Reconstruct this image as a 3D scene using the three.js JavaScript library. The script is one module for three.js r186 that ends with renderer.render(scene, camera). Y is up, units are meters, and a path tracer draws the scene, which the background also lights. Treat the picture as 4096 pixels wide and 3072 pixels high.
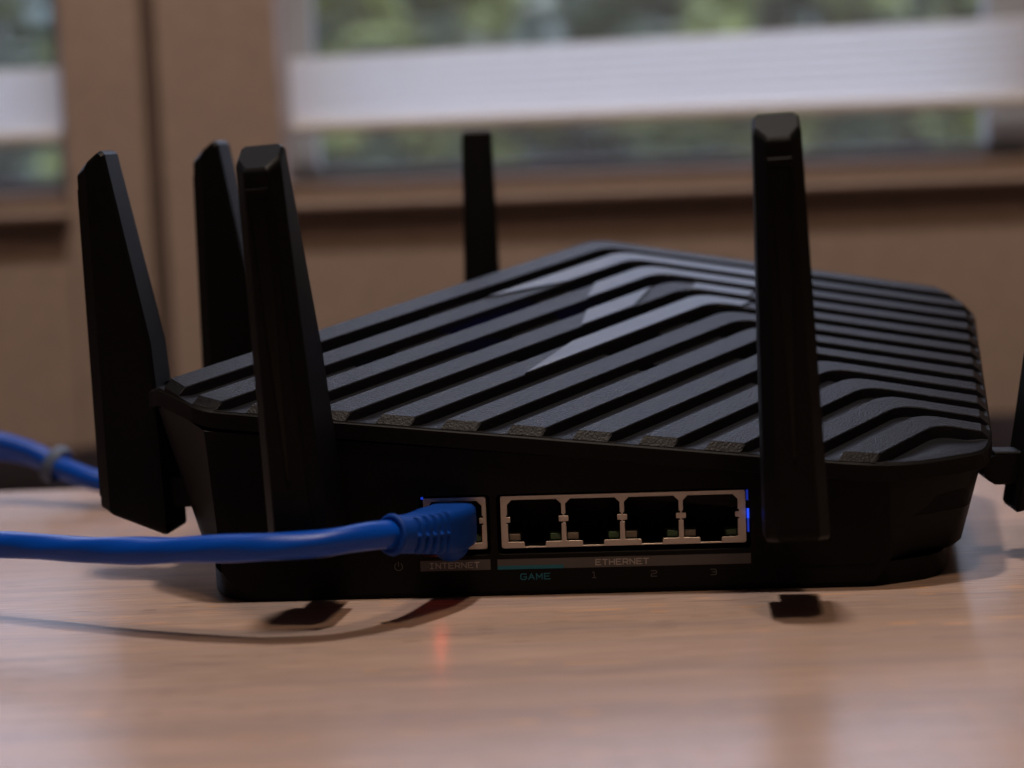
import * as THREE from 'three';
import { mergeGeometries, toCreasedNormals } from 'three/addons/utils/BufferGeometryUtils.js';
import { RoundedBoxGeometry } from 'three/addons/geometries/RoundedBoxGeometry.js';

// ---------------------------------------------------------------- camera, sky, lamps, exposure
const scene = new THREE.Scene();
const MM = 0.001;                                       // shapes are written in millimetres, the scene is in metres
const camera = new THREE.PerspectiveCamera(2 * Math.atan(1536 / 8000) * 180 / Math.PI, 4 / 3, 0.02, 200);
camera.position.set(0, 109.35 * MM, 470 * MM);
camera.rotation.order = 'YXZ';
camera.rotation.set(-Math.atan(996 / 8000), 0, -2.2 * Math.PI / 180);
camera.focus = 0.482;
camera.userData.fStop = 7.8;
scene.add(camera);

const SKY = 3.2, LAMP = 2.6, EXPOSURE = 1.0;
{ // pale overcast sky, a little brighter overhead than at the horizon
  const w = 64, h = 32, d = new Float32Array(w * h * 4);
  for (let j = 0; j < h; j++) for (let i = 0; i < w; i++) {
    const up = Math.max(0, Math.sin(((j + 0.5) / h - 0.5) * Math.PI)), b = SKY * (0.8 + 0.45 * up), k = (j * w + i) * 4;
    d[k] = b * 0.77; d[k + 1] = b * 0.87; d[k + 2] = b * 1.2; d[k + 3] = 1;
  }
  const t = new THREE.DataTexture(d, w, h, THREE.RGBAFormat, THREE.FloatType);
  t.mapping = THREE.EquirectangularReflectionMapping; t.magFilter = t.minFilter = THREE.LinearFilter; t.needsUpdate = true;
  scene.background = t; scene.environment = t;
}
const lampSpots = [[-30, 1400, 15, 1.25], [150, 1400, 400, 0.62]];   // two small warm ceiling lamps above the table

// ---------------------------------------------------------------- helpers
let seed = 7;
const rnd = () => { seed = (seed * 1664525 + 1013904223) >>> 0; return seed / 4294967296; };
const lerp = (a, b, t) => a + (b - a) * t, clamp = (x, a, b) => Math.min(b, Math.max(a, x)), smooth = (t) => { t = clamp(t, 0, 1); return t * t * (3 - 2 * t); };
const V = (x, y, z) => new THREE.Vector3(x, y, z);
const used = {};
function numbered(n) { const k = used[n] = (used[n] ?? -1) + 1; return k ? `${n}_${String(k).padStart(3, '0')}` : n; }
function thing(name, label, category, at = [0, 0, 0], group) {
  const o = new THREE.Group(); o.name = numbered(name); o.position.set(at[0] * MM, at[1] * MM, at[2] * MM);
  o.userData = { label, category }; if (group) o.userData.group = group; scene.add(o); return o;
}
// world-millimetre geometries -> ONE mesh under parent (a group of scene level, or a part)
function part(name, geos, mat, parent, label) {
  geos = (Array.isArray(geos) ? geos : [geos]).map((g) => { g = g.index ? g.toNonIndexed() : g; for (const k of Object.keys(g.attributes)) if (!['position', 'normal', 'uv'].includes(k)) g.deleteAttribute(k); if (!g.attributes.uv) boxUV(g); return g; });
  const g = geos.length > 1 ? mergeGeometries(geos) : geos[0].clone();
  g.scale(MM, MM, MM);
  const o = new THREE.Mesh(g, mat); o.name = name; o.castShadow = o.receiveShadow = true;
  if (parent) {
    parent.updateWorldMatrix(true, false); g.applyMatrix4(parent.matrixWorld.clone().invert()); parent.add(o);
  } else { o.name = numbered(name); scene.add(o); }
  if (label) o.userData.label = label;
  return o;
}
function struct(name, geos, mat) { const o = part(name, geos, mat, null); o.userData.kind = 'structure'; return o; }
function boxUV(g) { // uv in metres by the way each face points
  if (!g.attributes.normal) g.computeVertexNormals();
  const p = g.attributes.position, n = g.attributes.normal, uv = new Float32Array(p.count * 2);
  for (let i = 0; i < p.count; i++) {
    const ax = Math.abs(n.getX(i)), ay = Math.abs(n.getY(i)), az = Math.abs(n.getZ(i)); let a, b;
    if (ay >= ax && ay >= az) { a = p.getX(i); b = p.getZ(i); } else if (ax >= az) { a = p.getZ(i); b = p.getY(i); } else { a = p.getX(i); b = p.getY(i); }
    uv[2 * i] = a * MM; uv[2 * i + 1] = b * MM;
  }
  g.setAttribute('uv', new THREE.BufferAttribute(uv, 2));
}
const box = (x0, x1, y0, y1, z0, z1, r = 0) => { const g = r ? new RoundedBoxGeometry(x1 - x0, y1 - y0, z1 - z0, 2, r) : new THREE.BoxGeometry(x1 - x0, y1 - y0, z1 - z0); g.deleteAttribute('uv'); g.translate((x0 + x1) / 2, (y0 + y1) / 2, (z0 + z1) / 2); return g; };
// rows of points -> surface; crease: angle above which edges stay sharp
function grid(rows, { loop = false, capA = false, capB = false, crease = 0.6 } = {}) {
  const pos = []; const tri = (a, b, c) => pos.push(a.x, a.y, a.z, b.x, b.y, b.z, c.x, c.y, c.z);
  const m = rows[0].length;
  for (let i = 0; i + 1 < rows.length; i++) for (let j = 0; j < (loop ? m : m - 1); j++) {
    const a = rows[i][j], b = rows[i][(j + 1) % m], c = rows[i + 1][(j + 1) % m], d = rows[i + 1][j];
    tri(a, b, c); tri(a, c, d);
  }
  for (const [on, r, flip] of [[capA, rows[0], true], [capB, rows[rows.length - 1], false]]) if (on) {
    const c = V(0, 0, 0); r.forEach((q) => c.addScaledVector(q, 1 / m));
    for (let j = 0; j < m; j++) flip ? tri(c, r[(j + 1) % m], r[j]) : tri(c, r[j], r[(j + 1) % m]);
  }
  const g = new THREE.BufferGeometry(); g.setAttribute('position', new THREE.Float32BufferAttribute(pos, 3));
  const keep = []; const A = V(), B = V(), C = V();   // drop empty triangles
  for (let i = 0; i < pos.length; i += 9) { A.fromArray(pos, i); B.fromArray(pos, i + 3); C.fromArray(pos, i + 6); if (B.sub(A).cross(C.sub(A)).lengthSq() > 1e-10) for (let k = 0; k < 9; k++) keep.push(pos[i + k]); }
  g.setAttribute('position', new THREE.Float32BufferAttribute(keep, 3));
  g.computeVertexNormals();
  return crease > 0 ? toCreasedNormals(g, crease) : g;
}
function shapeOf(pts, holes = []) {
  const s = new THREE.Shape(pts.map(([a, b]) => new THREE.Vector2(a, b)));
  for (const h of holes) s.holes.push(new THREE.Path(h.map(([a, b]) => new THREE.Vector2(a, b))));
  return s;
}
const extrude = (pts, depth, holes = [], bevel = 0) => { const g = new THREE.ExtrudeGeometry(shapeOf(pts, holes), { depth: depth - 2 * bevel, bevelEnabled: bevel > 0, bevelSize: bevel, bevelThickness: bevel, bevelOffset: -bevel, bevelSegments: 1, curveSegments: 6 }); g.translate(0, 0, bevel); g.deleteAttribute('uv'); return g; };
function roundPoly(pts, r, n = 5) { // rounds the corners of a plan polygon
  const out = [], m = pts.length;
  for (let i = 0; i < m; i++) {
    const p = pts[i], a = pts[(i + m - 1) % m], b = pts[(i + 1) % m], la = Math.hypot(a[0] - p[0], a[1] - p[1]), lb = Math.hypot(b[0] - p[0], b[1] - p[1]), k = Math.min(Array.isArray(r) ? r[i] : r, la * 0.45, lb * 0.45);
    if (k <= 0) { out.push(p); continue; }
    const A = [p[0] + (a[0] - p[0]) / la * k, p[1] + (a[1] - p[1]) / la * k], B = [p[0] + (b[0] - p[0]) / lb * k, p[1] + (b[1] - p[1]) / lb * k];
    for (let j = 0; j <= n; j++) { const t = j / n, u = 1 - t; out.push([u * u * A[0] + 2 * u * t * p[0] + t * t * B[0], u * u * A[1] + 2 * u * t * p[1] + t * t * B[1]]); }
  }
  return out;
}
// ---------------------------------------------------------------- noise and textures
const perm = new Uint8Array(512); { const p = [...Array(256).keys()]; for (let i = 255; i > 0; i--) { const j = Math.floor(rnd() * (i + 1)); [p[i], p[j]] = [p[j], p[i]]; } for (let i = 0; i < 512; i++) perm[i] = p[i & 255]; }
function vnoise(x, y, px, py) { // value noise that repeats every px, py cells
  const xi = Math.floor(x), yi = Math.floor(y), fx = x - xi, fy = y - yi, u = fx * fx * (3 - 2 * fx), v = fy * fy * (3 - 2 * fy), m = (a, b) => ((a % b) + b) % b;
  const h = (i, j) => perm[(perm[m(i, px) & 255] + m(j, py)) & 511 & 255] / 255;
  const h2 = (i, j) => perm[perm[perm[m(i, px) & 255] ^ (m(j, py) & 255)] ^ ((m(j, py) >> 8) * 37 & 255)] / 255;
  return lerp(lerp(h2(xi, yi), h2(xi + 1, yi), u), lerp(h2(xi, yi + 1), h2(xi + 1, yi + 1), u), v);
}
function dataTex(w, h, f, srgb, rx, ry) {
  const d = new Uint8Array(w * h * 4);
  for (let j = 0; j < h; j++) for (let i = 0; i < w; i++) { const c = f(i / w, j / h), k = (j * w + i) * 4; d[k] = clamp(c[0], 0, 1) * 255; d[k + 1] = clamp(c[1], 0, 1) * 255; d[k + 2] = clamp(c[2], 0, 1) * 255; d[k + 3] = 255; }
  const t = new THREE.DataTexture(d, w, h); t.wrapS = t.wrapT = THREE.RepeatWrapping; t.magFilter = THREE.LinearFilter; t.minFilter = THREE.LinearMipmapLinearFilter; t.generateMipmaps = true;
  if (srgb) t.colorSpace = THREE.SRGBColorSpace; t.repeat.set(1 / rx, 1 / ry); t.needsUpdate = true; return t;
}
const grain = dataTex(512, 512, (u, v) => { const n = 0.6 * vnoise(u * 110, v * 110, 110, 110) + 0.4 * vnoise(u * 220 + 9, v * 220, 220, 220); return [n, n, n]; }, false, 0.036, 0.036);
const std = (rgb, roughness, extra = {}) => { const m = new THREE.MeshStandardMaterial({ roughness, side: THREE.DoubleSide, ...extra }); m.color.setRGB(...rgb); return m; };
const phys = (rgb, roughness, extra = {}) => { const m = new THREE.MeshPhysicalMaterial({ roughness, side: THREE.DoubleSide, ...extra }); m.color.setRGB(...rgb); return m; };
const M = {
  slat: phys([0.007, 0.007, 0.009], 0.45, { specularIntensity: 0.3, bumpMap: grain, bumpScale: 0.0001 }),
  shell: phys([0.0045, 0.004, 0.004], 0.5, { specularIntensity: 0.22, bumpMap: grain, bumpScale: 0.00003 }),
  antenna: phys([0.0035, 0.0035, 0.0035], 0.45, { specularIntensity: 0.24, bumpMap: grain, bumpScale: 0.00002 }),
  gloss: phys([0.004, 0.004, 0.004], 0.22, { specularIntensity: 0.4 }),
  plate: phys([0.018, 0.018, 0.022], 0.3, { specularIntensity: 0.6 }),
  metal: std([0.52, 0.47, 0.43], 0.42, { metalness: 0.75, bumpMap: grain, bumpScale: 0.000015 }),
  bar: std([0.085, 0.075, 0.075], 0.6), print: std([0.36, 0.335, 0.315], 0.6), printDim: std([0.07, 0.064, 0.062], 0.6), teal: std([0.003, 0.13, 0.19], 0.6),
  ledPale: phys([0.21, 0.175, 0.13], 0.3), ledGreen: phys([0.035, 0.1, 0.03], 0.3),
  cable: phys([0.0006, 0.062, 0.42], 0.34, { specularIntensity: 0.6, bumpMap: grain, bumpScale: 0.00001 }),
  boot: phys([0.0006, 0.046, 0.29], 0.5, { specularIntensity: 0.5, bumpMap: grain, bumpScale: 0.00002 }),
  tie: std([0.07, 0.1, 0.17], 0.6),
};
const glow = (rgb, k) => { const m = std([0, 0, 0], 0.5); m.emissive.setRGB(...rgb); m.emissiveIntensity = k; return m; };

// ---------------------------------------------------------------- room shell, window wall, table
const woodCol = dataTex(2048, 2048, (u, v) => { // one tile is 0.42 m along the grain and 0.24 m across
  const w = (vnoise(u * 5, v * 9, 5, 9) - 0.5) + 0.5 * (vnoise(u * 11, v * 30 + 3, 11, 30) - 0.5), vv = v + 0.006 * w;
  const band = vnoise(u * 2, vv * 14, 2, 14), band2 = vnoise(u * 4 + 2, vv * 60, 4, 60), fib = vnoise(u * 26, vv * 420, 26, 420), fine = vnoise(u * 70, vv * 800, 70, 800);
  const poreGlint = smooth((vnoise(u * 40 + 5, vv * 480, 40, 480) - 0.84) / 0.08) * smooth((vnoise(u * 5, vv * 22 + 8, 5, 22) - 0.35) / 0.3), pore = smooth((vnoise(u * 52 + 1, vv * 640, 52, 640) - 0.8) / 0.1) * smooth((vnoise(u * 5 + 3, vv * 18, 5, 18) - 0.3) / 0.4);  // short orange glints of light on the pores, painted into the wood colour
  const t = 0.95 + 0.05 * (band - 0.5) + 0.045 * (band2 - 0.5) + 0.09 * (fib - 0.5) + 0.09 * (fine - 0.5) - 0.14 * pore, warm = 0.03 * (band2 - 0.5) + 0.13 * poreGlint;
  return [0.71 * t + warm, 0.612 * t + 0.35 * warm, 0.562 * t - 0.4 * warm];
}, true, 0.42, 0.24);
const woodBump = dataTex(1024, 1024, (u, v) => { const n = 0.6 * vnoise(u * 26, v * 300, 26, 300) + 0.4 * vnoise(u * 52 + 1, v * 500, 52, 500); return [n, n, n]; }, false, 0.42, 0.24);
const wallTex = dataTex(256, 256, (u, v) => { const n = 0.94 + 0.06 * vnoise(u * 90, v * 90, 90, 90) + 0.03 * (vnoise(u * 6, v * 6, 6, 6) - 0.5); return [n, n, n]; }, true, 0.4, 0.4);
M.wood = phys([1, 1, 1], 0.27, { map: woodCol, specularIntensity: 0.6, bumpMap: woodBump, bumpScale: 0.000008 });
M.paint = std([0.48, 0.355, 0.29], 0.6, { map: wallTex });
M.plaster = std([0.3, 0.25, 0.21], 0.9, { map: wallTex });
M.bronze = std([0.22, 0.155, 0.115], 0.5);
M.paintedShadow = std([0.08, 0.06, 0.05], 0.9);  // dark brown stands in for the shadow under the wall panel
M.track = std([0.42, 0.45, 0.49], 0.5);
M.pane = phys([1, 1, 1], 0, { transmission: 1, thickness: 0, ior: 1.5 });
M.shade = phys([0.93, 0.91, 0.9], 0.95, { transmission: 0.72, thickness: 0 });
M.rail = std([0.8, 0.78, 0.77], 0.5);
M.mesh = std([0.3, 0.3, 0.3], 0.6);

{ // table: far edge 177 mm behind the rear face, wide to both sides, near edge out of the picture
  const t = thing('wooden_table', 'light brown wooden table top with fine straight grain under the black router', 'table', [0, -740, 0]);
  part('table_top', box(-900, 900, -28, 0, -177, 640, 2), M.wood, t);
  for (const [x, z] of [[-840, -120], [840, -120], [-840, 580], [840, 580]]) part('leg', box(x - 30, x + 30, -740, -28.5, z - 30, z + 30, 3), M.wood, t);
}
const WZ = -580, TOP = 1050, SILL = 88;
struct('floor', box(-1700, 1700, -790, -740, -760, 2000), std([0.2, 0.14, 0.1], 0.5));
struct('ceiling', box(-1700, 1700, 1420, 1470, -760, 2000), std([0.55, 0.52, 0.48], 0.9));
struct('wall_left', box(-1700, -1650, -739, 1419, -760, 2000), M.plaster);
struct('wall_right', box(1650, 1700, -739, 1419, -760, 2000), M.plaster);
struct('wall_back', box(-1649, 1649, -739, 1419, 1950, 2000), M.plaster);
const openings = [[-605, -227], [-115, 300]];            // the two window openings
{
  const g = [];
  g.push(box(-1649, openings[0][0], -739, 1419, WZ - 70, WZ), box(openings[1][1], 1649, -739, 1419, WZ - 70, WZ));
  g.push(box(openings[0][0], openings[1][1], TOP, 1419, WZ - 70, WZ), box(openings[0][1], openings[1][0], SILL - 13.1, TOP - 0.1, WZ - 70, WZ - 26), box(openings[0][1], -185, SILL - 13.1, TOP - 0.1, WZ - 25.9, WZ), box(-177, openings[1][0], SILL - 13.1, TOP - 0.1, WZ - 25.9, WZ));
  g.push(box(openings[0][0], -185, -47, SILL - 13.2, WZ - 69, WZ), box(-177, openings[1][1], -47, SILL - 13.2, WZ - 69, WZ), box(-184.9, -177.1, -47, SILL - 13.2, WZ - 69, WZ - 26));
  g.push(box(openings[0][0], openings[1][1], -739, -47.01, WZ - 170, WZ - 110));
  struct('window_wall', g, M.paint);
  struct('recess_shadow_board', box(-1640, 1640, -120, -47.5, WZ - 108, WZ - 100), M.paintedShadow);  // board coloured dark to paint the shade in the gap below the panel
}
function makeWindow(name, label, x0, x1, casing, trackSide) {
  const t = thing(name, label, 'window', [(x0 + x1) / 2, SILL, WZ], 'windows behind the router');
  part('casing', casing.map(([a, b]) => box(a, b, -46, TOP, WZ + 0.2, WZ + 5, 1.2)), M.paint, t);
  part('sill', box(x0 + 0.3, x1 - 0.3, SILL - 13, SILL - 8.6, WZ - 66, WZ + 11, 2), M.paint, t);
  part('screen_rail', box(x0 + 0.4, x1 - 0.4, SILL - 8.5, SILL - 0.1, WZ - 66, WZ - 3, 1), M.bronze, t);
  const zf = WZ - 46, fr = [box(x0, x0 + 14, SILL, TOP, zf - 16, zf), box(x1 - (x1 > 0 ? 36 : 14), x1, SILL, TOP, zf - 16, zf), box(x0 + 14, x1 - 14, SILL, SILL + 7, zf - 16, zf), box(x0 + 14, x1 - 14, TOP - 14, TOP, zf - 16, zf)];
  part('sash', fr, M.track, t);
  part('pane', box(x0 + 14, x1 - 14, SILL + 7, TOP - 14, zf - 9, zf - 8.8), M.pane, t);
  // insect screen of fine wires
  const n1 = Math.floor((x1 - x0 - 28) / 3), n2 = Math.floor((TOP - SILL - 22) / 3), im = new THREE.InstancedMesh(new THREE.BoxGeometry(1, 1, 1), M.mesh, n1 + n2), mt = new THREE.Matrix4();
  const c = [t.position.x / MM, t.position.y / MM, t.position.z / MM];
  for (let i = 0; i < n1; i++) mt.makeScale(0.5 * MM, (TOP - SILL - 22) * MM, 0.4 * MM).setPosition((x0 + 14 + (i + 0.5) * 3 - c[0]) * MM, ((TOP + SILL - 7) / 2 - c[1]) * MM, (zf - 13 - c[2]) * MM), im.setMatrixAt(i, mt);
  for (let i = 0; i < n2; i++) mt.makeScale((x1 - x0 - 28) * MM, 0.5 * MM, 0.4 * MM).setPosition(((x0 + x1) / 2 - c[0]) * MM, (SILL + 8 + (i + 0.5) * 3 - c[1]) * MM, (zf - 13.5 - c[2]) * MM), im.setMatrixAt(n1 + i, mt);
  im.name = 'insect_screen'; im.userData.kind = 'stuff'; t.add(im);
  return t;
}
makeWindow('window', 'wide window at right behind the router, wooden frame, greenery outside', -115, 300, [[-177, -115], [300, 362]]);
makeWindow('window', 'narrow strip of window at far left behind the outer left antenna', -605, -227, [[-227, -185], [-668, -605]]);
function makeShade(label, x0, x1, loose) {
  const t = thing('window_shade', label, 'window shade', [(x0 + x1) / 2, 114, WZ - 22], 'stacked white window shades');
  part('bottom_rail', box(x0, x1, 114, 121, WZ - 30, WZ - 15, 3), M.rail, t);
  for (let i = 0; i < 7; i++) { // squeezed paper cells between the rails
    const y = 121.1 + i * 4.65, prof = [[-18.6, y], [-16, y + 2.3], [-18.6, y + 4.63]];
    part('pleat', grid([x0 + 1, x1 - 1].map((x, e) => prof.map(([z, yy]) => V(x, 121 + (yy - 121) * (e ? loose : 1), WZ + z))), { crease: 0.3 }), M.shade, t);
  }
}
makeShade('white stacked shade band across the wide right window above the sill', -112, 283, 1.22);
makeShade('white stacked shade end in the narrow window strip at far left', -602, -231, 1);

// ---------------------------------------------------------------- garden outside, out of focus
struct('ground', box(-9000, 9000, -900, -840, -14000, -900), std([0.09, 0.1, 0.06], 0.9));
const leafGeo = (() => { const g = new THREE.SphereGeometry(1, 6, 4); g.scale(0.5, 0.07, 1); const p = g.attributes.position; for (let i = 0; i < p.count; i++) { const z = p.getZ(i); p.setY(i, p.getY(i) - 0.18 * z * z); p.setX(i, p.getX(i) * (1 - 0.35 * z)); } g.computeVertexNormals(); return g; })();
const leafMat = phys([1, 1, 1], 0.55, { transmission: 0.3, thickness: 0 });
function shrub(label, x, z, rx, ry, rz, yc, n, size, cols) {
  const t = thing('shrub', label, 'shrub', [x, -840, z], 'shrubs outside the windows');
  const stems = []; for (let i = 0; i < 7; i++) { const a = rnd() * 6.28, r = 0.5 * rnd(); stems.push(new THREE.TubeGeometry(new THREE.CatmullRomCurve3([V(x + 20 * Math.cos(a), -840, z + 20 * Math.sin(a)), V(x + rx * r * 0.5 * Math.cos(a), (yc - 840) / 2, z + rz * r * 0.5 * Math.sin(a)), V(x + rx * r * 1.4 * Math.cos(a), yc + ry * 0.5, z + rz * r * 1.4 * Math.sin(a))]), 8, 9, 6)); }
  part('stem', stems, std([0.1, 0.07, 0.05], 0.9), t);
  const im = new THREE.InstancedMesh(leafGeo, leafMat, n), m = new THREE.Matrix4(), q = new THREE.Quaternion(), c = new THREE.Color();
  for (let i = 0; i < n; i++) {
    const a = rnd() * 6.283, e = Math.acos(2 * rnd() - 1), lump = 0.8 + 0.25 * Math.sin(a * 3 + x) * Math.sin(e * 4 + z), r = Math.cbrt(0.25 + 0.75 * rnd()) * lump, s = size * (0.6 + 0.8 * rnd());
    q.setFromEuler(new THREE.Euler(rnd() * 2 - 1, rnd() * 6.28, rnd() * 2 - 1));
    m.compose(V(rx * r * Math.sin(e) * Math.cos(a) * MM, (yc + 840 + ry * r * Math.cos(e)) * MM, rz * r * Math.sin(e) * Math.sin(a) * MM), q, V(s * MM, s * MM, s * MM)); im.setMatrixAt(i, m);
    const k = cols[Math.floor(rnd() * cols.length)], v = 0.75 + 0.5 * rnd(); c.setRGB(k[0] * v, k[1] * v, k[2] * v); im.setColorAt(i, c);
  }
  im.name = 'crown'; im.userData.kind = 'stuff'; im.castShadow = im.receiveShadow = true; t.add(im);
}
const YG = [0.3, 0.36, 0.09], DG = [0.07, 0.12, 0.05], TG = [0.2, 0.28, 0.22], BR = [0.36, 0.2, 0.09], PG = [0.36, 0.4, 0.28];
shrub('dark green shrub outside the narrow left window strip', -1100, -2600, 480, 750, 420, 0, 1500, 46, [DG, TG, DG]);
shrub('yellow green shrub outside the wide window, above the thin back antenna', -330, -2500, 420, 700, 380, 20, 1500, 44, [YG, YG, DG]);
shrub('grey green shrub in the middle of the wide window', 110, -2900, 420, 800, 380, 20, 1300, 50, [TG, PG, YG, DG]);
shrub('bright green shrub outside the wide window near the tall right antenna', 520, -2500, 360, 720, 360, 20, 1400, 44, [YG, DG, YG]);
shrub('rust and green shrub outside the right end of the wide window', 960, -2900, 420, 800, 400, 20, 1300, 46, [BR, PG, DG]);
shrub('large dark hedge shrub further back behind the others', -100, -4600, 2600, 900, 600, -60, 5000, 90, [DG, DG, TG]);

// ---------------------------------------------------------------- ceiling lamps
lampSpots.forEach(([x, y, z, k], i) => {
  const t = thing('ceiling_lamp', i ? 'small warm round ceiling lamp right of the table middle' : 'small warm round ceiling lamp left of the table middle', 'ceiling lamp', [x, y, z], 'small round ceiling lamps');
  const ring = new THREE.CylinderGeometry(52, 56, 20, 32, 1, true); ring.translate(x, y + 9, z); part('trim_ring', ring, M.rail, t);
  const disc = new THREE.CylinderGeometry(40, 40, 2, 32); disc.translate(x, y + 8, z); part('lamp_disc', disc, glow([1, 0.78, 0.58], 4), t);
  const s = new THREE.SpotLight(new THREE.Color().setRGB(1, i ? 0.7 : 0.88, i ? 0.48 : 0.79), LAMP * k, 0, 1.25, 0.6, 2);
  s.position.set(x * MM, (y - 3) * MM, z * MM); s.target.position.set(x * MM, -1, z * MM); s.castShadow = true; s.shadow.radius = i ? 4 : 2.2; scene.add(s, s.target);
});

// ---------------------------------------------------------------- router
const Ltop = (x, z) => 41.85 - 0.0842 * x - 0.2908 * z;               // the tilted plane of the slats
const planeB = (() => { const a = V(-84, Ltop(-84, -16), -16), b = V(32, Ltop(32, -131), -131), c = V(-74, 48, -148), n = b.clone().sub(a).cross(c.clone().sub(a)); return (x, z) => a.y - (n.x * (x - a.x) + n.z * (z - a.z)) / n.y; })();
const Top = (x, z) => Math.min(Ltop(x, z), planeB(x, z));
const faceZ = (x) => 1.8 + 0.06 * x;                                  // the rear panel's plane
const lidPoly = roundPoly([[89, 11], [112, 1], [115.5, -7], [131, -92], [123, -106], [31, -133], [-80, -152], [-91, -21], [-75, -2.5]], [14, 4, 5, 9, 9, 6, 12, 6, 5], 5);
const bodyPoly = roundPoly([[88, faceZ(88)], [110, -1.5], [114, -9], [128.5, -92], [121, -104], [31, -131], [-79, -149], [-89.5, -23], [-74, faceZ(-74)]], [0, 5, 6, 9, 9, 6, 12, 8, 0], 5);
const cx = 20, cz = -68;
const inset = (pts, d) => pts.map(([x, z], i) => { const a = pts[(i + pts.length - 1) % pts.length], b = pts[(i + 1) % pts.length]; let nx = -(b[1] - a[1]), nz = b[0] - a[0]; const l = Math.hypot(nx, nz) || 1; nx /= l; nz /= l; if ((cx - x) * nx + (cz - z) * nz < 0) { nx = -nx; nz = -nz; } return [x + nx * d, z + nz * d]; });
const router = thing('wifi_router', 'black angular router with six upright antennas and a ribbed sloping top, on the table', 'router', [20, 0, -60]);

{ // lower shell, open where the rear panel sits
  const taper = (p, t) => p.map(([x, z]) => { const k = 1 - t; return [x + (cx - x) * (x < 0 ? 0.09 : 0.048) * k, z > faceZ(x) - 1.2 ? z : z + (cz - z) * 0.09 * k]; });
  const ring = (f) => bodyPoly.map(([x, z]) => { const top = Top(x, z) - 6.7, y = lerp(6.5, top, f), [q] = taper([[x, z]], f); return V(q[0], y, q[1]); });
  const rows = [0, 0.15, 0.4, 0.7, 1].map(ring);
  rows.unshift(rows[0].map((p) => V(lerp(p.x, cx, 0.012), 5.4, p.z > faceZ(p.x) - 1.5 ? p.z : lerp(p.z, cz, 0.014))));
  const n = bodyPoly.length, cut = rows.map((r) => [...r]);           // first point .. last point, without the rear side
  const walls = grid(cut, { crease: 0.5 });
  const under = grid([rows[0], rows[0].map(() => V(cx, 5.4, cz))], { loop: true, crease: 0 });
  part('shell', [walls, under], M.shell, router);
  const pl = roundPoly([[-70, faceZ(-70) - 0.5], [85, faceZ(85) - 0.5], [101, -1], [106, -14], [119, -88], [26, -122], [-66, -138], [-77, -22]], [9, 14, 8, 8, 8, 8, 8, 9], 5);
  part('plinth', grid([0.25, 5.6].map((y) => pl.map(([x, z]) => V(x, y, z))), { loop: true, capA: true, capB: true, crease: 0.5 }), M.shell, router);
}
// rear panel: local s along the panel, t up, with the two port recesses
const RA = Math.atan(0.06), rearM = new THREE.Matrix4().makeRotationY(-RA).setPosition(0, 0, 1.8);
const onRear = (g, d = 0) => g.applyMatrix4(new THREE.Matrix4().makeTranslation(0, 0, d)).applyMatrix4(rearM);
const rr = (s0, s1, t0, t1, r) => roundPoly([[s0, t0], [s1, t0], [s1, t1], [s0, t1]], r, 4);
const C1 = Math.cos(RA);
{
  const topAt = (s) => { const x = s * C1; return Top(x, faceZ(x)) - 6.7; };
  const pts = [[-64 / C1, 1.2], [84 / C1, 1.2], [88 / C1, 7], [88 / C1, topAt(88)], [-74 / C1, topAt(-74)], [-71.5 / C1, 7.4], [-69.5 / C1, 4.2]];
  const rec = [rr(-4.9, 55.2, 10.2, 24.7, 1.2), rr(-23.2, -6.6, 10.2, 24.7, 1.2)];
  part('rear_panel', onRear(extrude(pts, 2, rec, 0.15), -2), M.shell, router);
  const well = []; for (const [a, b] of [[-4.9, 55.2], [-23.2, -6.6]]) well.push(box(a - 1, b + 1, 9.2, 25.7, -16, -15), box(a - 1, b + 1, 9.2, 10.1, -15, -2.05), box(a - 1, b + 1, 24.8, 25.7, -15, -2.05), box(a - 1, a, 10.1, 24.8, -15, -2.05), box(b, b + 1, 10.1, 24.8, -15, -2.05));
  part('port_recess', well.map((g) => onRear(g)), M.shell, router);
}
const hole = (x) => [[0.1, 12.95], [0.05, 17.2], [-0.3, 17.25], [-0.3, 17.6], [0.65, 17.65], [0.65, 18.95], [-0.3, 19], [-0.3, 19.4], [0, 19.5], [0, 21.95], [1.15, 23.1], [11.75, 23.1], [12.9, 21.95], [12.9, 19.5], [13.2, 19.4], [13.2, 19], [12.25, 18.95], [12.25, 17.65], [13.2, 17.6], [13.2, 17.25], [12.85, 17.2], [12.8, 12.95], [9.1, 12.9], [8.95, 12.75], [8.95, 11.75], [3.95, 11.75], [3.95, 12.75], [3.8, 12.9]].map(([a, b]) => [a + x, b]);
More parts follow.
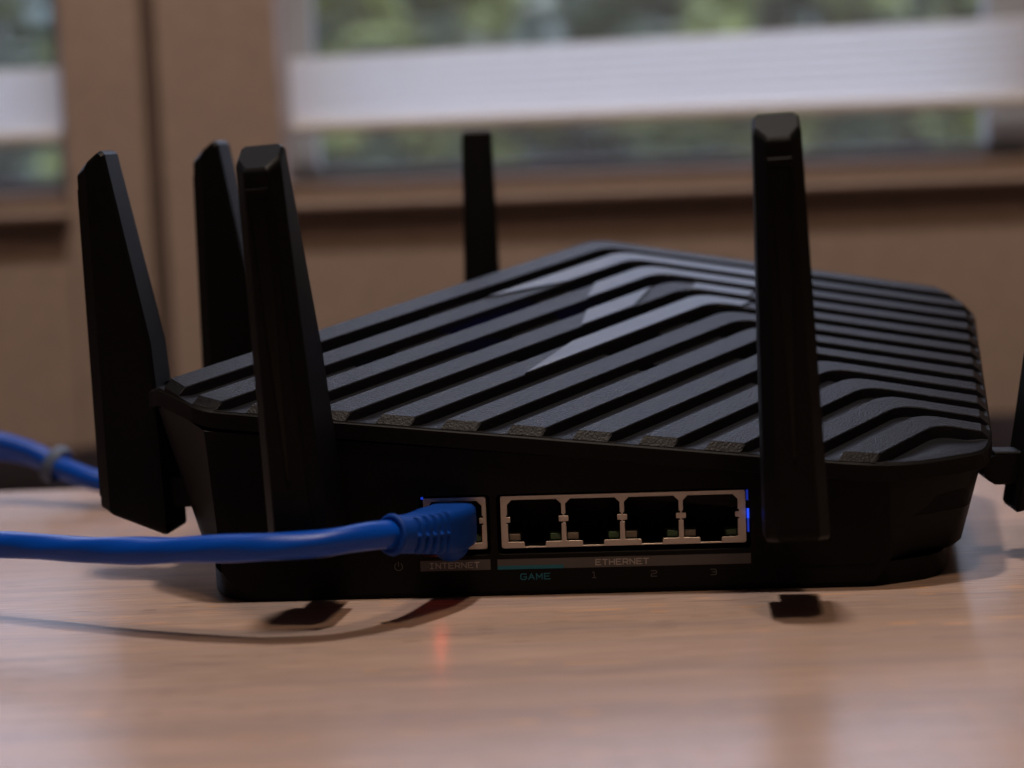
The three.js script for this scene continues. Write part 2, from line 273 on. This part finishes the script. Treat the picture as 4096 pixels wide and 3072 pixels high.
function jack(name, s0, s1, xs, label) {
  const face = extrude([[s0 + 0.5, 11.4], [s1 - 0.5, 11.4], [s1 - 0.5, 11.75], [s1, 11.75], [s1, 23.6], [s1 - 0.4, 24.1], [s0 + 0.4, 24.1], [s0, 23.6], [s0, 11.75], [s0 + 0.5, 11.75]], 0.35, xs.map(hole), 0.07);
  const sides = [box(s0 + 0.1, s1 - 0.1, 23.7, 24, -14, -1.4), box(s0 + 0.1, s1 - 0.1, 11.4, 11.7, -14, -1.4), box(s0, s0 + 0.3, 11.8, 23.6, -14, -1.4), box(s1 - 0.3, s1, 11.8, 23.6, -14, -1.4)];
  const j = part(name, [onRear(face, -1.2), ...sides.map((g) => onRear(g, 0))], M.metal, router, label);
  for (const x of xs) {
    const inn = [box(x - 0.4, x + 13.3, 11.8, 23.6, -13.5, -13), box(x - 0.42, x - 0.05, 11.8, 23.5, -13, -1.7), box(x + 12.95, x + 13.32, 11.8, 23.5, -13, -1.7), box(x, x + 12.9, 23.2, 23.5, -13, -1.7), box(x, x + 12.9, 11.75, 11.95, -13, -1.7), box(x + 0.1, x + 3.2, 12, 14.95, -12, -2.6), box(x + 9.7, x + 12.8, 12, 14.95, -12, -2.6)];
    part('port_insert', inn.map((g) => onRear(g)), M.shell, j);
    part('port_light', onRear(box(x + 0.15, x + 2.9, 12.9, 14.6, -3, -2, 0.3)), M.ledPale, j);
    part('port_light', onRear(box(x + 10, x + 12.75, 12.9, 14.6, -3, -2, 0.3)), M.ledGreen, j, 'green port light');
  }
}
jack('ethernet_jack', -4, 54.2, [-2.5, 11.4, 25.35, 39.3].map((x) => x + 0.1), 'metal block of four empty network ports');
jack('internet_jack', -22.5, -7.4, [-21.4], 'metal port that holds the blue plug');
// light of the status lamp leaking out beside the metal jacks
for (const [s0, s1, t0, t1, k] of [[54.35, 54.8, 21.6, 24.1, 0.22], [54.4, 54.95, 17.3, 19.6, 0.95], [54.45, 54.9, 14, 17.25, 0.3], [-22.9, -22.35, 23.9, 24.4, 0.5]]) {
  part('indicator_light', onRear(box(s0, s1, t0, t1, -0.9, -0.5)), glow([0.02, 0.08, 1], k), router, 'blue glowing slit beside a port');
}
{ const l = new THREE.PointLight(new THREE.Color().setRGB(0.03, 0.1, 1), 0.000002, 0, 2); l.position.set(54.7 * MM, 18.5 * MM, 5.6 * MM); l.shadow.radius = 0.05; scene.add(l); }
{ // lit activity lamp under the plug, seen only mirrored in the table
  part('indicator_light', onRear(box(-20.6, -18.2, 11.9, 12.85, -0.75, -0.35)), glow([1, 0.1, 0.04], 22), router, 'red lamp under the blue plug');
  const l = new THREE.PointLight(new THREE.Color().setRGB(1, 0.1, 0.04), 0.0000008, 0, 2); l.position.set(-19.4 * MM, 12 * MM, 1.6 * MM); l.shadow.radius = 0.03; scene.add(l);
}
// printed bars and lettering
part('label_bar', [box(-5.1, 55.1, 7.42, 8.98, 0.03, 0.08), box(10.7, 55.1, 6.5, 7.42, 0.03, 0.08)].map((g) => onRear(g)), M.bar, router, 'grey bar printed with the word ETHERNET');
part('label_bar', onRear(box(-23.6, -6.8, 6.55, 9.08, 0.03, 0.08)), M.bar, router, 'grey bar printed with the word INTERNET');
part('label_stripe', onRear(box(-5.1, 10.68, 6.5, 7.4, 0.03, 0.085)), M.teal, router, 'thin teal stripe');
const GL = { // single-stroke letters on a 1 x 1 cell
  I: [[[0.15, 1], [0.85, 1]], [[0.5, 1], [0.5, 0]], [[0.15, 0], [0.85, 0]]], N: [[[0, 0], [0, 1], [1, 0], [1, 1]]], T: [[[0, 1], [1, 1]], [[0.5, 1], [0.5, 0]]], E: [[[1, 1], [0, 1], [0, 0], [1, 0]], [[0, 0.52], [0.8, 0.52]]],
  R: [[[0, 0], [0, 1], [0.8, 1], [1, 0.85], [1, 0.6], [0.8, 0.42], [0, 0.42]], [[0.5, 0.42], [1, 0]]], H: [[[0, 0], [0, 1]], [[1, 0], [1, 1]], [[0, 0.5], [1, 0.5]]],
  G: [[[1, 0.95], [0.85, 1], [0.2, 1], [0, 0.8], [0, 0.2], [0.2, 0], [0.8, 0], [1, 0.2], [1, 0.48], [0.55, 0.48]]], A: [[[0, 0], [0.5, 1], [1, 0]], [[0.2, 0.35], [0.8, 0.35]]], M: [[[0, 0], [0, 1], [0.5, 0.3], [1, 1], [1, 0]]],
  1: [[[0.1, 1], [0.5, 1], [0.5, 0]], [[0, 0], [1, 0]]], 2: [[[0, 1], [0.8, 1], [1, 0.85], [1, 0.65], [0.8, 0.52], [0.2, 0.5], [0, 0.35], [0, 0], [1, 0]]], 3: [[[0, 1], [0.8, 1], [1, 0.85], [1, 0.65], [0.85, 0.52], [0.3, 0.52]], [[0.85, 0.52], [1, 0.36], [1, 0.15], [0.8, 0], [0, 0]]],
};
const strokeGeo = (poly, w, d0) => { const g = []; for (let i = 0; i + 1 < poly.length; i++) { const [a, b] = poly[i], [c, d] = poly[i + 1], l = Math.hypot(c - a, d - b), q = new THREE.BoxGeometry(l + w * 0.8, w, 0.03); q.deleteAttribute('uv'); q.rotateZ(Math.atan2(d - b, c - a)); q.translate((a + c) / 2, (b + d) / 2, d0 + 0.0012 * i); g.push(q); } return g; };
function lettering(text, s0, s1, t0, t1, w, mat, label, d = 0.1) {
  const n = text.length, gap = 0.42, cw = (s1 - s0) / (n + gap * (n - 1)), g = [];
  [...text].forEach((c, i) => { for (const p of GL[c]) g.push(...strokeGeo(p.map(([a, b]) => [s0 + i * cw * (1 + gap) + a * cw, t0 + w / 2 + b * (t1 - t0 - w)]), w, d + 0.004 * (g.length % 7))); });
  part('lettering', g.map((q) => onRear(q)), mat, router, label);
}
lettering('INTERNET', -21.4, -9.5, 7.05, 8.55, 0.24, M.print, 'printed word INTERNET');
lettering('ETHERNET', 18.35, 30.85, 6.98, 8.48, 0.24, M.print, 'printed word ETHERNET');
lettering('GAME', 0.35, 7.3, 3.85, 5.42, 0.24, M.teal, 'teal printed word GAME', 0.05);
lettering('1', 17.4, 18.3, 3.88, 5.4, 0.2, M.printDim, 'printed number 1', 0.05); lettering('2', 31.4, 32.75, 3.88, 5.4, 0.2, M.printDim, 'printed number 2', 0.05); lettering('3', 45.5, 46.85, 3.88, 5.4, 0.2, M.printDim, 'printed number 3', 0.05);
{ const pts = []; for (let i = 0; i <= 14; i++) { const a = Math.PI / 2 + 0.6 + i / 14 * (2 * Math.PI - 1.2); pts.push([-28.85 + 0.95 * Math.cos(a), 7.85 + 0.95 * Math.sin(a)]); } part('power_symbol', [...strokeGeo(pts, 0.18, 0.05), ...strokeGeo([[-28.85, 7.9], [-28.85, 9]], 0.18, 0.08)].map((g) => onRear(g)), M.printDim, router, 'printed power symbol'); }

// lid: rim band, slats, grooves
{
  const rim = lidPoly.map(([x, z]) => [x, z]), in1 = inset(rim, 0.7), in2 = inset(rim, 3.2);
  const ring = (pts, dh) => pts.map(([x, z]) => V(x, Top(x, z) - dh, z));
  part('lid_rim', grid([ring(in1, 6.2), ring(rim, 5.8), ring(rim, 2.2), ring(in1, 1.7), ring(in2, 2.4)], { loop: true, crease: 0.6 }), M.shell, router);
  part('lid_underside', grid([ring(in1, 6.15), ring(inset(rim, 5), 6.15), ring(inset(rim, 5.2), 17)], { loop: true, crease: 0.4 }), M.shell, router);
  const tray = inset(rim, 5.1); part('vent_tray', grid([ring(tray, 17), tray.map(() => V(cx, Ltop(cx, cz) - 17, cz))], { loop: true, crease: 0 }), M.shell, router);
}
const Cr = (k) => [102.5 + (29.9 - 102.5) * k / 11, -9.6 + (-124.26 + 9.6) * k / 11], dL = [-0.695, 0.719], dR = [0.963, 0.268];
function toEdge(p, d) { let best = 1e9; const poly = lidPoly; for (let i = 0; i < poly.length; i++) { const a = poly[i], b = poly[(i + 1) % poly.length], ex = b[0] - a[0], ez = b[1] - a[1], det = d[0] * -ez + ex * d[1]; if (Math.abs(det) < 1e-9) continue; const t = ((a[0] - p[0]) * -ez + ex * (a[1] - p[1])) / det, u = (d[0] * (a[1] - p[1]) - d[1] * (a[0] - p[0])) / det; if (t > 0 && u >= -1e-6 && u <= 1 + 1e-6) best = Math.min(best, t); } return best; }
// point on the line number k: t < 0 towards the rear edge, t > 0 to the right edge, rounded at the crease
function pathPt(k, t, f) {
  const c = Cr(k); if (Math.abs(t) >= f) { const d = t < 0 ? dL : dR; return [c[0] + d[0] * Math.abs(t), c[1] + d[1] * Math.abs(t)]; }
  const u = (t / f + 1) / 2, A = [c[0] + dL[0] * f, c[1] + dL[1] * f], B = [c[0] + dR[0] * f, c[1] + dR[1] * f], w = 1 - u;
  return [w * w * A[0] + 2 * w * u * c[0] + u * u * B[0], w * w * A[1] + 2 * w * u * c[1] + u * u * B[1]];
}
const lenL = (k) => toEdge(Cr(k), dL) - 0.5, lenR = (k) => toEdge(Cr(k), dR) - 0.5;
function stations(k) { // signed distances along line k, the same count for every line
  const a = lenL(k), b = lenR(k), f = Math.min(5.5, a * 0.4, b * 0.4), out = [-a, -a + Math.min(2.1, a * 0.1)];
  for (let i = 1; i <= 6; i++) out.push(lerp(out[1], -f, i / 6));
  for (let i = 1; i <= 9; i++) out.push(lerp(-f, f, i / 9));
  const e = b - Math.min(2.2, b * 0.15); for (let i = 1; i <= 6; i++) out.push(lerp(f, e, i / 6)); out.push(b);
  return { t: out, f };
}
const nS = stations(1).t.length;
for (let k = 0; k < 12; k++) {
  const prof = [[0.53, -5.4], [0.515, -0.2], [0.5, 0], [0.004, 0], [-0.014, -0.2], [-0.04, -5.4]], st = prof.map(([dk]) => stations(k + dk)), rows = [];
  for (let i = 0; i < nS; i++) rows.push(prof.map(([dk, h], j) => { const [x, z] = pathPt(k + dk, st[j].t[i], st[j].f), end = i === 0 || i === nS - 1; return V(x, Ltop(x, z) + (end ? Math.min(h, -1.65) : h), z); }));
  part('slat', grid(rows, { crease: 0.3, loop: true, capA: true, capB: true }), M.slat, router);
}
// groove floors: [from, to] distances along the line (negative = before the crease), the gaps between are open
const INF = 999, floors = { 0: [[-INF, INF]], 1: [[-INF, INF]], 2: [[-INF, -2], [22, INF]], 3: [[-INF, -22], [30, INF]], 4: [[-INF, -15], [34, INF]], 5: [[-INF, -44], [-38, -10], [40, INF]], 6: [[-INF, -46], [-24, -12], [46, INF]], 7: [[-INF, -70], [50, INF]], 8: [[-INF, -78], [-62, -43], [54, INF]], 9: [[-INF, -110], [-96, -76], [-42, -28], [60, INF]], 10: [[-INF, -120], [-75, -58], [66, INF]] };
for (let k = 0; k < 11; k++) for (const [a, b] of floors[k]) {
  const K = [1.0, 0.93, 0.85, 0.7, 0.49].map((q) => q + k), Hh = [-2.5, -2.5, -2.3, -1.8, -1.0], n = 22, rows = [];
  for (let i = 0; i <= n; i++) rows.push(K.map((q, j) => {
    const L = lenL(q), R = lenR(q), f = Math.min(5.5, L * 0.4, R * 0.4), t0 = Math.max(a, -L), t1 = Math.min(b, R), t = lerp(t0, t1, i / n), [x, z] = pathPt(q, t, f), e = Math.min(t + L, R - t);
    return V(x, Ltop(x, z) + lerp(-1.75, Math.min(Hh[j], -0.6), smooth(e / 4.5)), z);
  }));
  const under = [...rows].reverse().map((r) => r.map((p) => V(p.x, p.y - 1.2, p.z)));
  part('groove_floor', [grid(rows, { crease: 0.5 }), grid(under, { crease: 0.5 }), grid([rows[0], under[n]], { crease: 0 }), grid([rows[n], under[0]], { crease: 0 })], M.slat, router);
}
{ // corner panel between the first slat and the rounded corner of the rim
  const out = inset(lidPoly, 0.9), L = lenL(0), R = lenR(0), f = Math.min(5.5, L * 0.4, R * 0.4), near = (p) => { let b = 0, d = 1e9; out.forEach((q, i) => { const e = Math.hypot(q[0] - p[0], q[1] - p[1]); if (e < d) { d = e; b = i; } }); return b; };
  const n = 30, A = []; for (let i = 0; i <= n; i++) A.push(pathPt(0, lerp(-L, R, i / n), f));
  const dense = []; for (let i = 0; i < out.length; i++) for (let j = 0; j < 12; j++) { const a = out[i], b = out[(i + 1) % out.length]; dense.push([lerp(a[0], b[0], j / 12), lerp(a[1], b[1], j / 12)]); }
  const idx = (p) => { let b = 0, d = 1e9; dense.forEach((q, i) => { const e = Math.hypot(q[0] - p[0], q[1] - p[1]); if (e < d) { d = e; b = i; } }); return b; };
  let i0 = idx(A[0]), i1 = idx(A[n]); const m = dense.length, span = (i1 - i0 + m) % m < m / 2 ? (i1 - i0 + m) % m : -((i0 - i1 + m) % m), cum = [0], run = [dense[i0]];
  for (let q = 1; q <= Math.abs(span); q++) { const p = dense[(i0 + Math.sign(span) * q + m * 2) % m]; cum.push(cum[q - 1] + Math.hypot(p[0] - run[q - 1][0], p[1] - run[q - 1][1])); run.push(p); }
  const at = (u) => { const s = u * cum[cum.length - 1]; let q = 0; while (q < cum.length - 2 && cum[q + 1] < s) q++; const w = clamp((s - cum[q]) / (cum[q + 1] - cum[q] || 1), 0, 1); return [lerp(run[q][0], run[q + 1][0], w), lerp(run[q][1], run[q + 1][1], w)]; };
  const rows = A.map((a, i) => { const b = at(i / n); return [0, 0.15, 0.3, 0.45, 0.65, 0.85, 1].map((w, j) => { const x = lerp(a[0], b[0], w), z = lerp(a[1], b[1], w), e = smooth(Math.min(i, n - i) / 5); return V(x, Ltop(x, z) + lerp(-1.75, [-2.9, -2.9, -2.8, -2.3, -1.9, -1.75, -1.72][j], e), z); }); });
  part('groove_floor', grid(rows, { crease: 0.5 }), M.slat, router);
}
{ // falling back corner behind the last slat
  const k = 11.5, ridge = []; for (let i = 0; i <= 12; i++) { const [x, z] = pathPt(k, lerp(-lenL(k), 0, i / 12), 0.01); ridge.push(V(x, Math.min(Ltop(x, z) - 0.4, planeB(x, z) + 1.5), z)); }
  const back = ridge.map((p, i) => { const t = i / 12, e = t < 0.5 ? [lerp(-84, -74, t * 2), lerp(-20, -146, t * 2)] : [lerp(-74, 29, t * 2 - 1), lerp(-146, -130.5, t * 2 - 1)]; return V(e[0], Top(e[0], e[1]) - 3, e[1]); });
  part('back_cover', grid([ridge, back], { crease: 0.5 }), M.slat, router);
}
// smooth logo plates lying on some slats; each is [slat, far start, near start, far end, near end]
for (const [k, a0, a1, b0, b1] of [[10, -56, -29, 46, 42], [9, -22, -31, 36, 32], [8, -36.5, -44, -9, -22.5], [8, 7, 1.5, 23.5, 18], [7, -53, -76, 14.5, 8]]) {
  const n = 60, rows = [], K = [0.51, 0.496, 0.006, -0.01].map((q) => k + q);
  for (let i = 0; i <= n; i++) rows.push(K.map((q, j) => { const w = (q - k) / 0.5, t = lerp(lerp(a1, a0, w), lerp(b1, b0, w), i / n), [x, z] = pathPt(q, t, 5.5); return V(x, Ltop(x, z) + (j === 0 || j === 3 ? 0.2 : 0.42), z); }));
  const lowRow = (r) => r.map((p) => V(p.x, p.y - 0.6, p.z));
  part('logo_plate', [grid(rows, { crease: 0.3 }), grid([lowRow(rows[0]), rows[0]], { crease: 0 }), grid([rows[n], lowRow(rows[n])], { crease: 0 })], M.plate, router, 'smooth lighter plate, a piece of the emblem');
}
{ // blue lamp under the slats
  const c = V(20, Ltop(20, -75) - 15, -75), g = new THREE.BoxGeometry(46, 1.2, 3); g.rotateX(0.28); g.translate(c.x, c.y, c.z);
  part('indicator_light', g, glow([0.01, 0.05, 1], 0.6), router, 'blue lamp inside the router under the slats');
  const l = new THREE.PointLight(new THREE.Color().setRGB(0.02, 0.08, 1), 0.0005, 0, 2); l.position.set(c.x * MM, (c.y + 3) * MM, c.z * MM); l.shadow.radius = 0.1; l.castShadow = true; scene.add(l);
}
// antennas: local axes o (outwards), y (up), w (width)
function antenna(x, z, turn, dy, label, wide = 1, lean = 0, drop = 0, low = 10.5, slim = 1, knee = 54) {
  const T = (y) => lerp(14.4, 10.4, clamp((y - 14) / 94, 0, 1)) * wide, W = (y) => slim * (y > knee ? lerp(20, 8.6, clamp((y - knee) / (108 - knee), 0, 1)) : lerp(20.6, 20, clamp((y - 14) / Math.max(knee - 14, 1), 0, 1)));
  const m = new THREE.Matrix4().makeRotationZ(lean).multiply(new THREE.Matrix4().makeRotationY(turn)).setPosition(x, dy, z);   // local z = outwards
  const rows = []; // rings from bottom to top; each ring follows the slanted cuts
  const ringAt = (yo, yi, grow) => { const w = W((yo + yi) / 2) - 1.2 * (1 - grow), h = T((yo + yi) / 2) / 2 - 0.6 * (1 - grow), c1 = 2.4, c2 = 0.8, o0 = -0.6 * (1 - grow), y = (o) => lerp(yo, yi, clamp(-o / w, 0, 1)); return [[-h + c1, o0], [h - c1, o0], [h, o0 - c1 * 1.3], [h, -w + c2], [h - c2, -w], [-h + c2, -w], [-h, -w + c2], [-h, o0 - c1 * 1.3]].map(([a, o]) => V(a, y(o), o)); };
  for (const [f, g] of [[0, 0], [0.004, 0.7], [0.01, 1], [0.25, 1], [0.5, 1], [0.75, 1], [0.99, 1], [0.996, 0.7], [1, 0]]) rows.push(ringAt(lerp(17.5, 105.5 - drop, f), lerp(low, 110.8 - drop, f), g));
  const body = grid(rows, { loop: true, capA: true, capB: true, crease: 0.25 }); body.applyMatrix4(m);
  const a = part('antenna', body, M.antenna, router, label);
  const frame = extrude([[-T(20) / 2 + 2.6, 20.5], [T(20) / 2 - 2.6, 20.5], [T(104) / 2 - 2.6, 101.4 - drop], [-T(104) / 2 + 2.6, 101.4 - drop]], 0.4, [[[0, 34], [0.4, 35], [2.3, 99.8 - drop], [-2.3, 99.8 - drop], [-0.4, 35]]], 0.12); frame.applyMatrix4(m);
  part('face_trim', frame, M.antenna, a);
  const ins = extrude([[-0.2, 36], [0.2, 36], [2.2, 99.7 - drop], [-2.2, 99.7 - drop]], 0.12); ins.applyMatrix4(m); part('glossy_inset', ins, M.gloss, a);
  const knob = [box(-4, 4, 17, 25.4, -25, -15, 0.8), (() => { const c = new THREE.CylinderGeometry(3.6, 3.6, 9, 20); c.rotateZ(Math.PI / 2); c.translate(0, 21, -24); return c; })()].map((g) => g.applyMatrix4(m)); part('hinge', knob, M.antenna, a);
  return a;
}
antenna(62.2, 38.5, -0.08, 0.9, 'right antenna of the two in front of the rear panel', 1, 0.03, 0, 14.6);
antenna(-49, 27, -0.17, -1.5, 'left antenna of the two in front of the rear panel', 1, 0.055, 0, 14.6);
antenna(-105.2, -40, -Math.PI / 2 - 0.17, 1, 'outer left antenna seen from its broad side', 1, 0.018, 2.6, 10.5, 0.9);
antenna(-86.5, -98, -Math.PI / 2 - 0.2, 2.5, 'blurred antenna behind the two left ones', 1, 0, 2.4, 10.5, 0.9);
antenna(-8, -166, Math.PI, 0.5, 'thin blurred antenna behind the router', 0.9);
antenna(142.6, -22, Math.PI / 2, 1, 'antenna cut by the right edge of the picture', 1, -0.03, 0, 10.5, 1, 14);
for (const [x, z] of [[-62, -20], [96, -22]]) part('rubber_foot', (() => { const g = new THREE.CylinderGeometry(9, 9, 2, 24); g.translate(x, 1.1, z); return g; })(), M.shell, router);

// ---------------------------------------------------------------- cables
function tube(points, r, seg, name, mat, parent, twist = 0) {
  const c = new THREE.CatmullRomCurve3(points.map((p) => V(...p)), false, 'centripetal'), fr = c.computeFrenetFrames(seg, false), rows = [];
  for (let i = 0; i <= seg; i++) { const p = c.getPointAt(i / seg), row = []; for (let j = 0; j < 20; j++) { const a = j / 20 * 2 * Math.PI, rad = r * (1 + twist * Math.sin(4 * a + i * 0.5) * 0.5 + twist * 0.6 * Math.sin(i * 0.33 + 2 * a)); row.push(p.clone().addScaledVector(fr.normals[i], Math.cos(a) * rad).addScaledVector(fr.binormals[i], Math.sin(a) * rad)); } rows.push(row); }
  return part(name, grid(rows, { loop: true, capA: true, capB: true, crease: 0.9 }), mat, parent);
}
{
  const t = thing('network_cable', 'bright blue network cable plugged into the rear panel and running off to the left', 'cable', [-60, 0, 30]);
  tube([[-27.5, 20.9, 25], [-33.5, 21.6, 30.5], [-43, 21.4, 35.2], [-54, 21.2, 36], [-66, 20.6, 33], [-82, 19.4, 26.5], [-97, 18.5, 19], [-122, 18.1, 6], [-160, 16, -8], [-210, 9, -12], [-270, 3.2, 20]], 3.1, 160, 'sleeve', M.cable, t, 0.055);
  // moulded plug boot: rounded-square sections along a bent axis
  const ax = new THREE.CatmullRomCurve3([V(-15.2, 17.8, 0.5), V(-16.3, 18, 5), V(-18.6, 18.5, 11), V(-21.6, 19.2, 17), V(-25.3, 20.2, 22.6), V(-28.6, 20.9, 26.3)]), rows = [], n = 110;
  for (let i = 0; i <= n; i++) {
    const u = i / n, p = ax.getPointAt(u), d = ax.getTangentAt(u), sx = V(d.z, 0, -d.x).normalize(), sy = d.clone().cross(sx).normalize(); if (sy.y < 0) sy.negate();
    const ribs = u > 0.5 && u < 0.9 ? 0.95 * smooth(0.5 + 2 * Math.sin((u - 0.5) / 0.4 * 5 * 2 * Math.PI)) : 0;
    const hw = lerp(5.75, 4.3, smooth((u - 0.25) / 0.7)), hh = lerp(5.2, 4.25, smooth((u - 0.3) / 0.7)), pw = lerp(7, 2.3, smooth((u - 0.35) / 0.6)), shrink = i === 0 || i === n ? 0.6 : 0, row = [];
    for (let j = 0; j < 36; j++) {
      const a = j / 36 * 2 * Math.PI, ca = Math.cos(a), sa = Math.sin(a), den = Math.pow(Math.pow(Math.abs(ca), pw) + Math.pow(Math.abs(sa), pw), 1 / pw);
      const side = smooth((Math.abs(ca) - 0.45) / 0.2) * (1 - smooth((0.14 - Math.abs(sa)) / 0.06)); // grooves on the flanks, split by a thin bridge
      row.push(p.clone().addScaledVector(sx, ca / den * (hw - shrink - ribs * side)).addScaledVector(sy, sa / den * (hh - shrink - ribs * side * 0.3)));
    }
    rows.push(row);
  }
  const bulge = new THREE.SphereGeometry(1, 20, 14); bulge.scale(4.3, 4.3, 5); bulge.rotateY(-0.4); bulge.translate(-15.8, 14.4, 6.4);
  const ridge = new THREE.TorusGeometry(4.05, 0.75, 10, 28); { const d = ax.getTangentAt(1), q = new THREE.Quaternion().setFromUnitVectors(V(0, 0, 1), d); ridge.applyQuaternion(q); const e = ax.getPointAt(0.985); ridge.translate(e.x, e.y, e.z); }
  part('plug_boot', [grid(rows, { loop: true, capA: true, capB: true, crease: 0.7 }), bulge, ridge], M.boot, t);
}
{
  const t = thing('network_cable', 'blurred coil of blue cable behind the outer left antenna', 'cable', [-160, 0, -150]);
  tube([[-330, 4, -60], [-230, 14, -135], [-186, 21, -150], [-166, 21, -150], [-152, 17.5, -148], [-141, 12.5, -144], [-128, 8.5, -138], [-112, 4.5, -140], [-92, 3.6, -158], [-50, 3.4, -165]], 3.1, 90, 'sleeve', M.cable, t);
  tube([[-330, 4, -100], [-230, 12, -152], [-186, 15.5, -158], [-166, 16, -158], [-152, 14, -154], [-141, 10, -147], [-130, 6, -148], [-112, 3.5, -150], [-92, 3.4, -166], [-50, 3.3, -172]], 2.6, 90, 'sleeve', M.cable, t);
  const band = thing('cable_tie', 'grey blue band wrapped round the blurred blue cable coil', 'cable tie', [-143, 13, -147]);
  const g = new THREE.TorusGeometry(5.6, 0.8, 10, 28); g.scale(0.9, 1, 2.6); g.rotateY(1.2); g.rotateZ(-0.5); g.translate(-143, 12.6, -147); part('band', g, M.tie, band);
}
const renderer = new THREE.WebGLRenderer({ antialias: true });
renderer.toneMapping = THREE.LinearToneMapping; renderer.toneMappingExposure = EXPOSURE; renderer.shadowMap.enabled = true;
renderer.render(scene, camera);
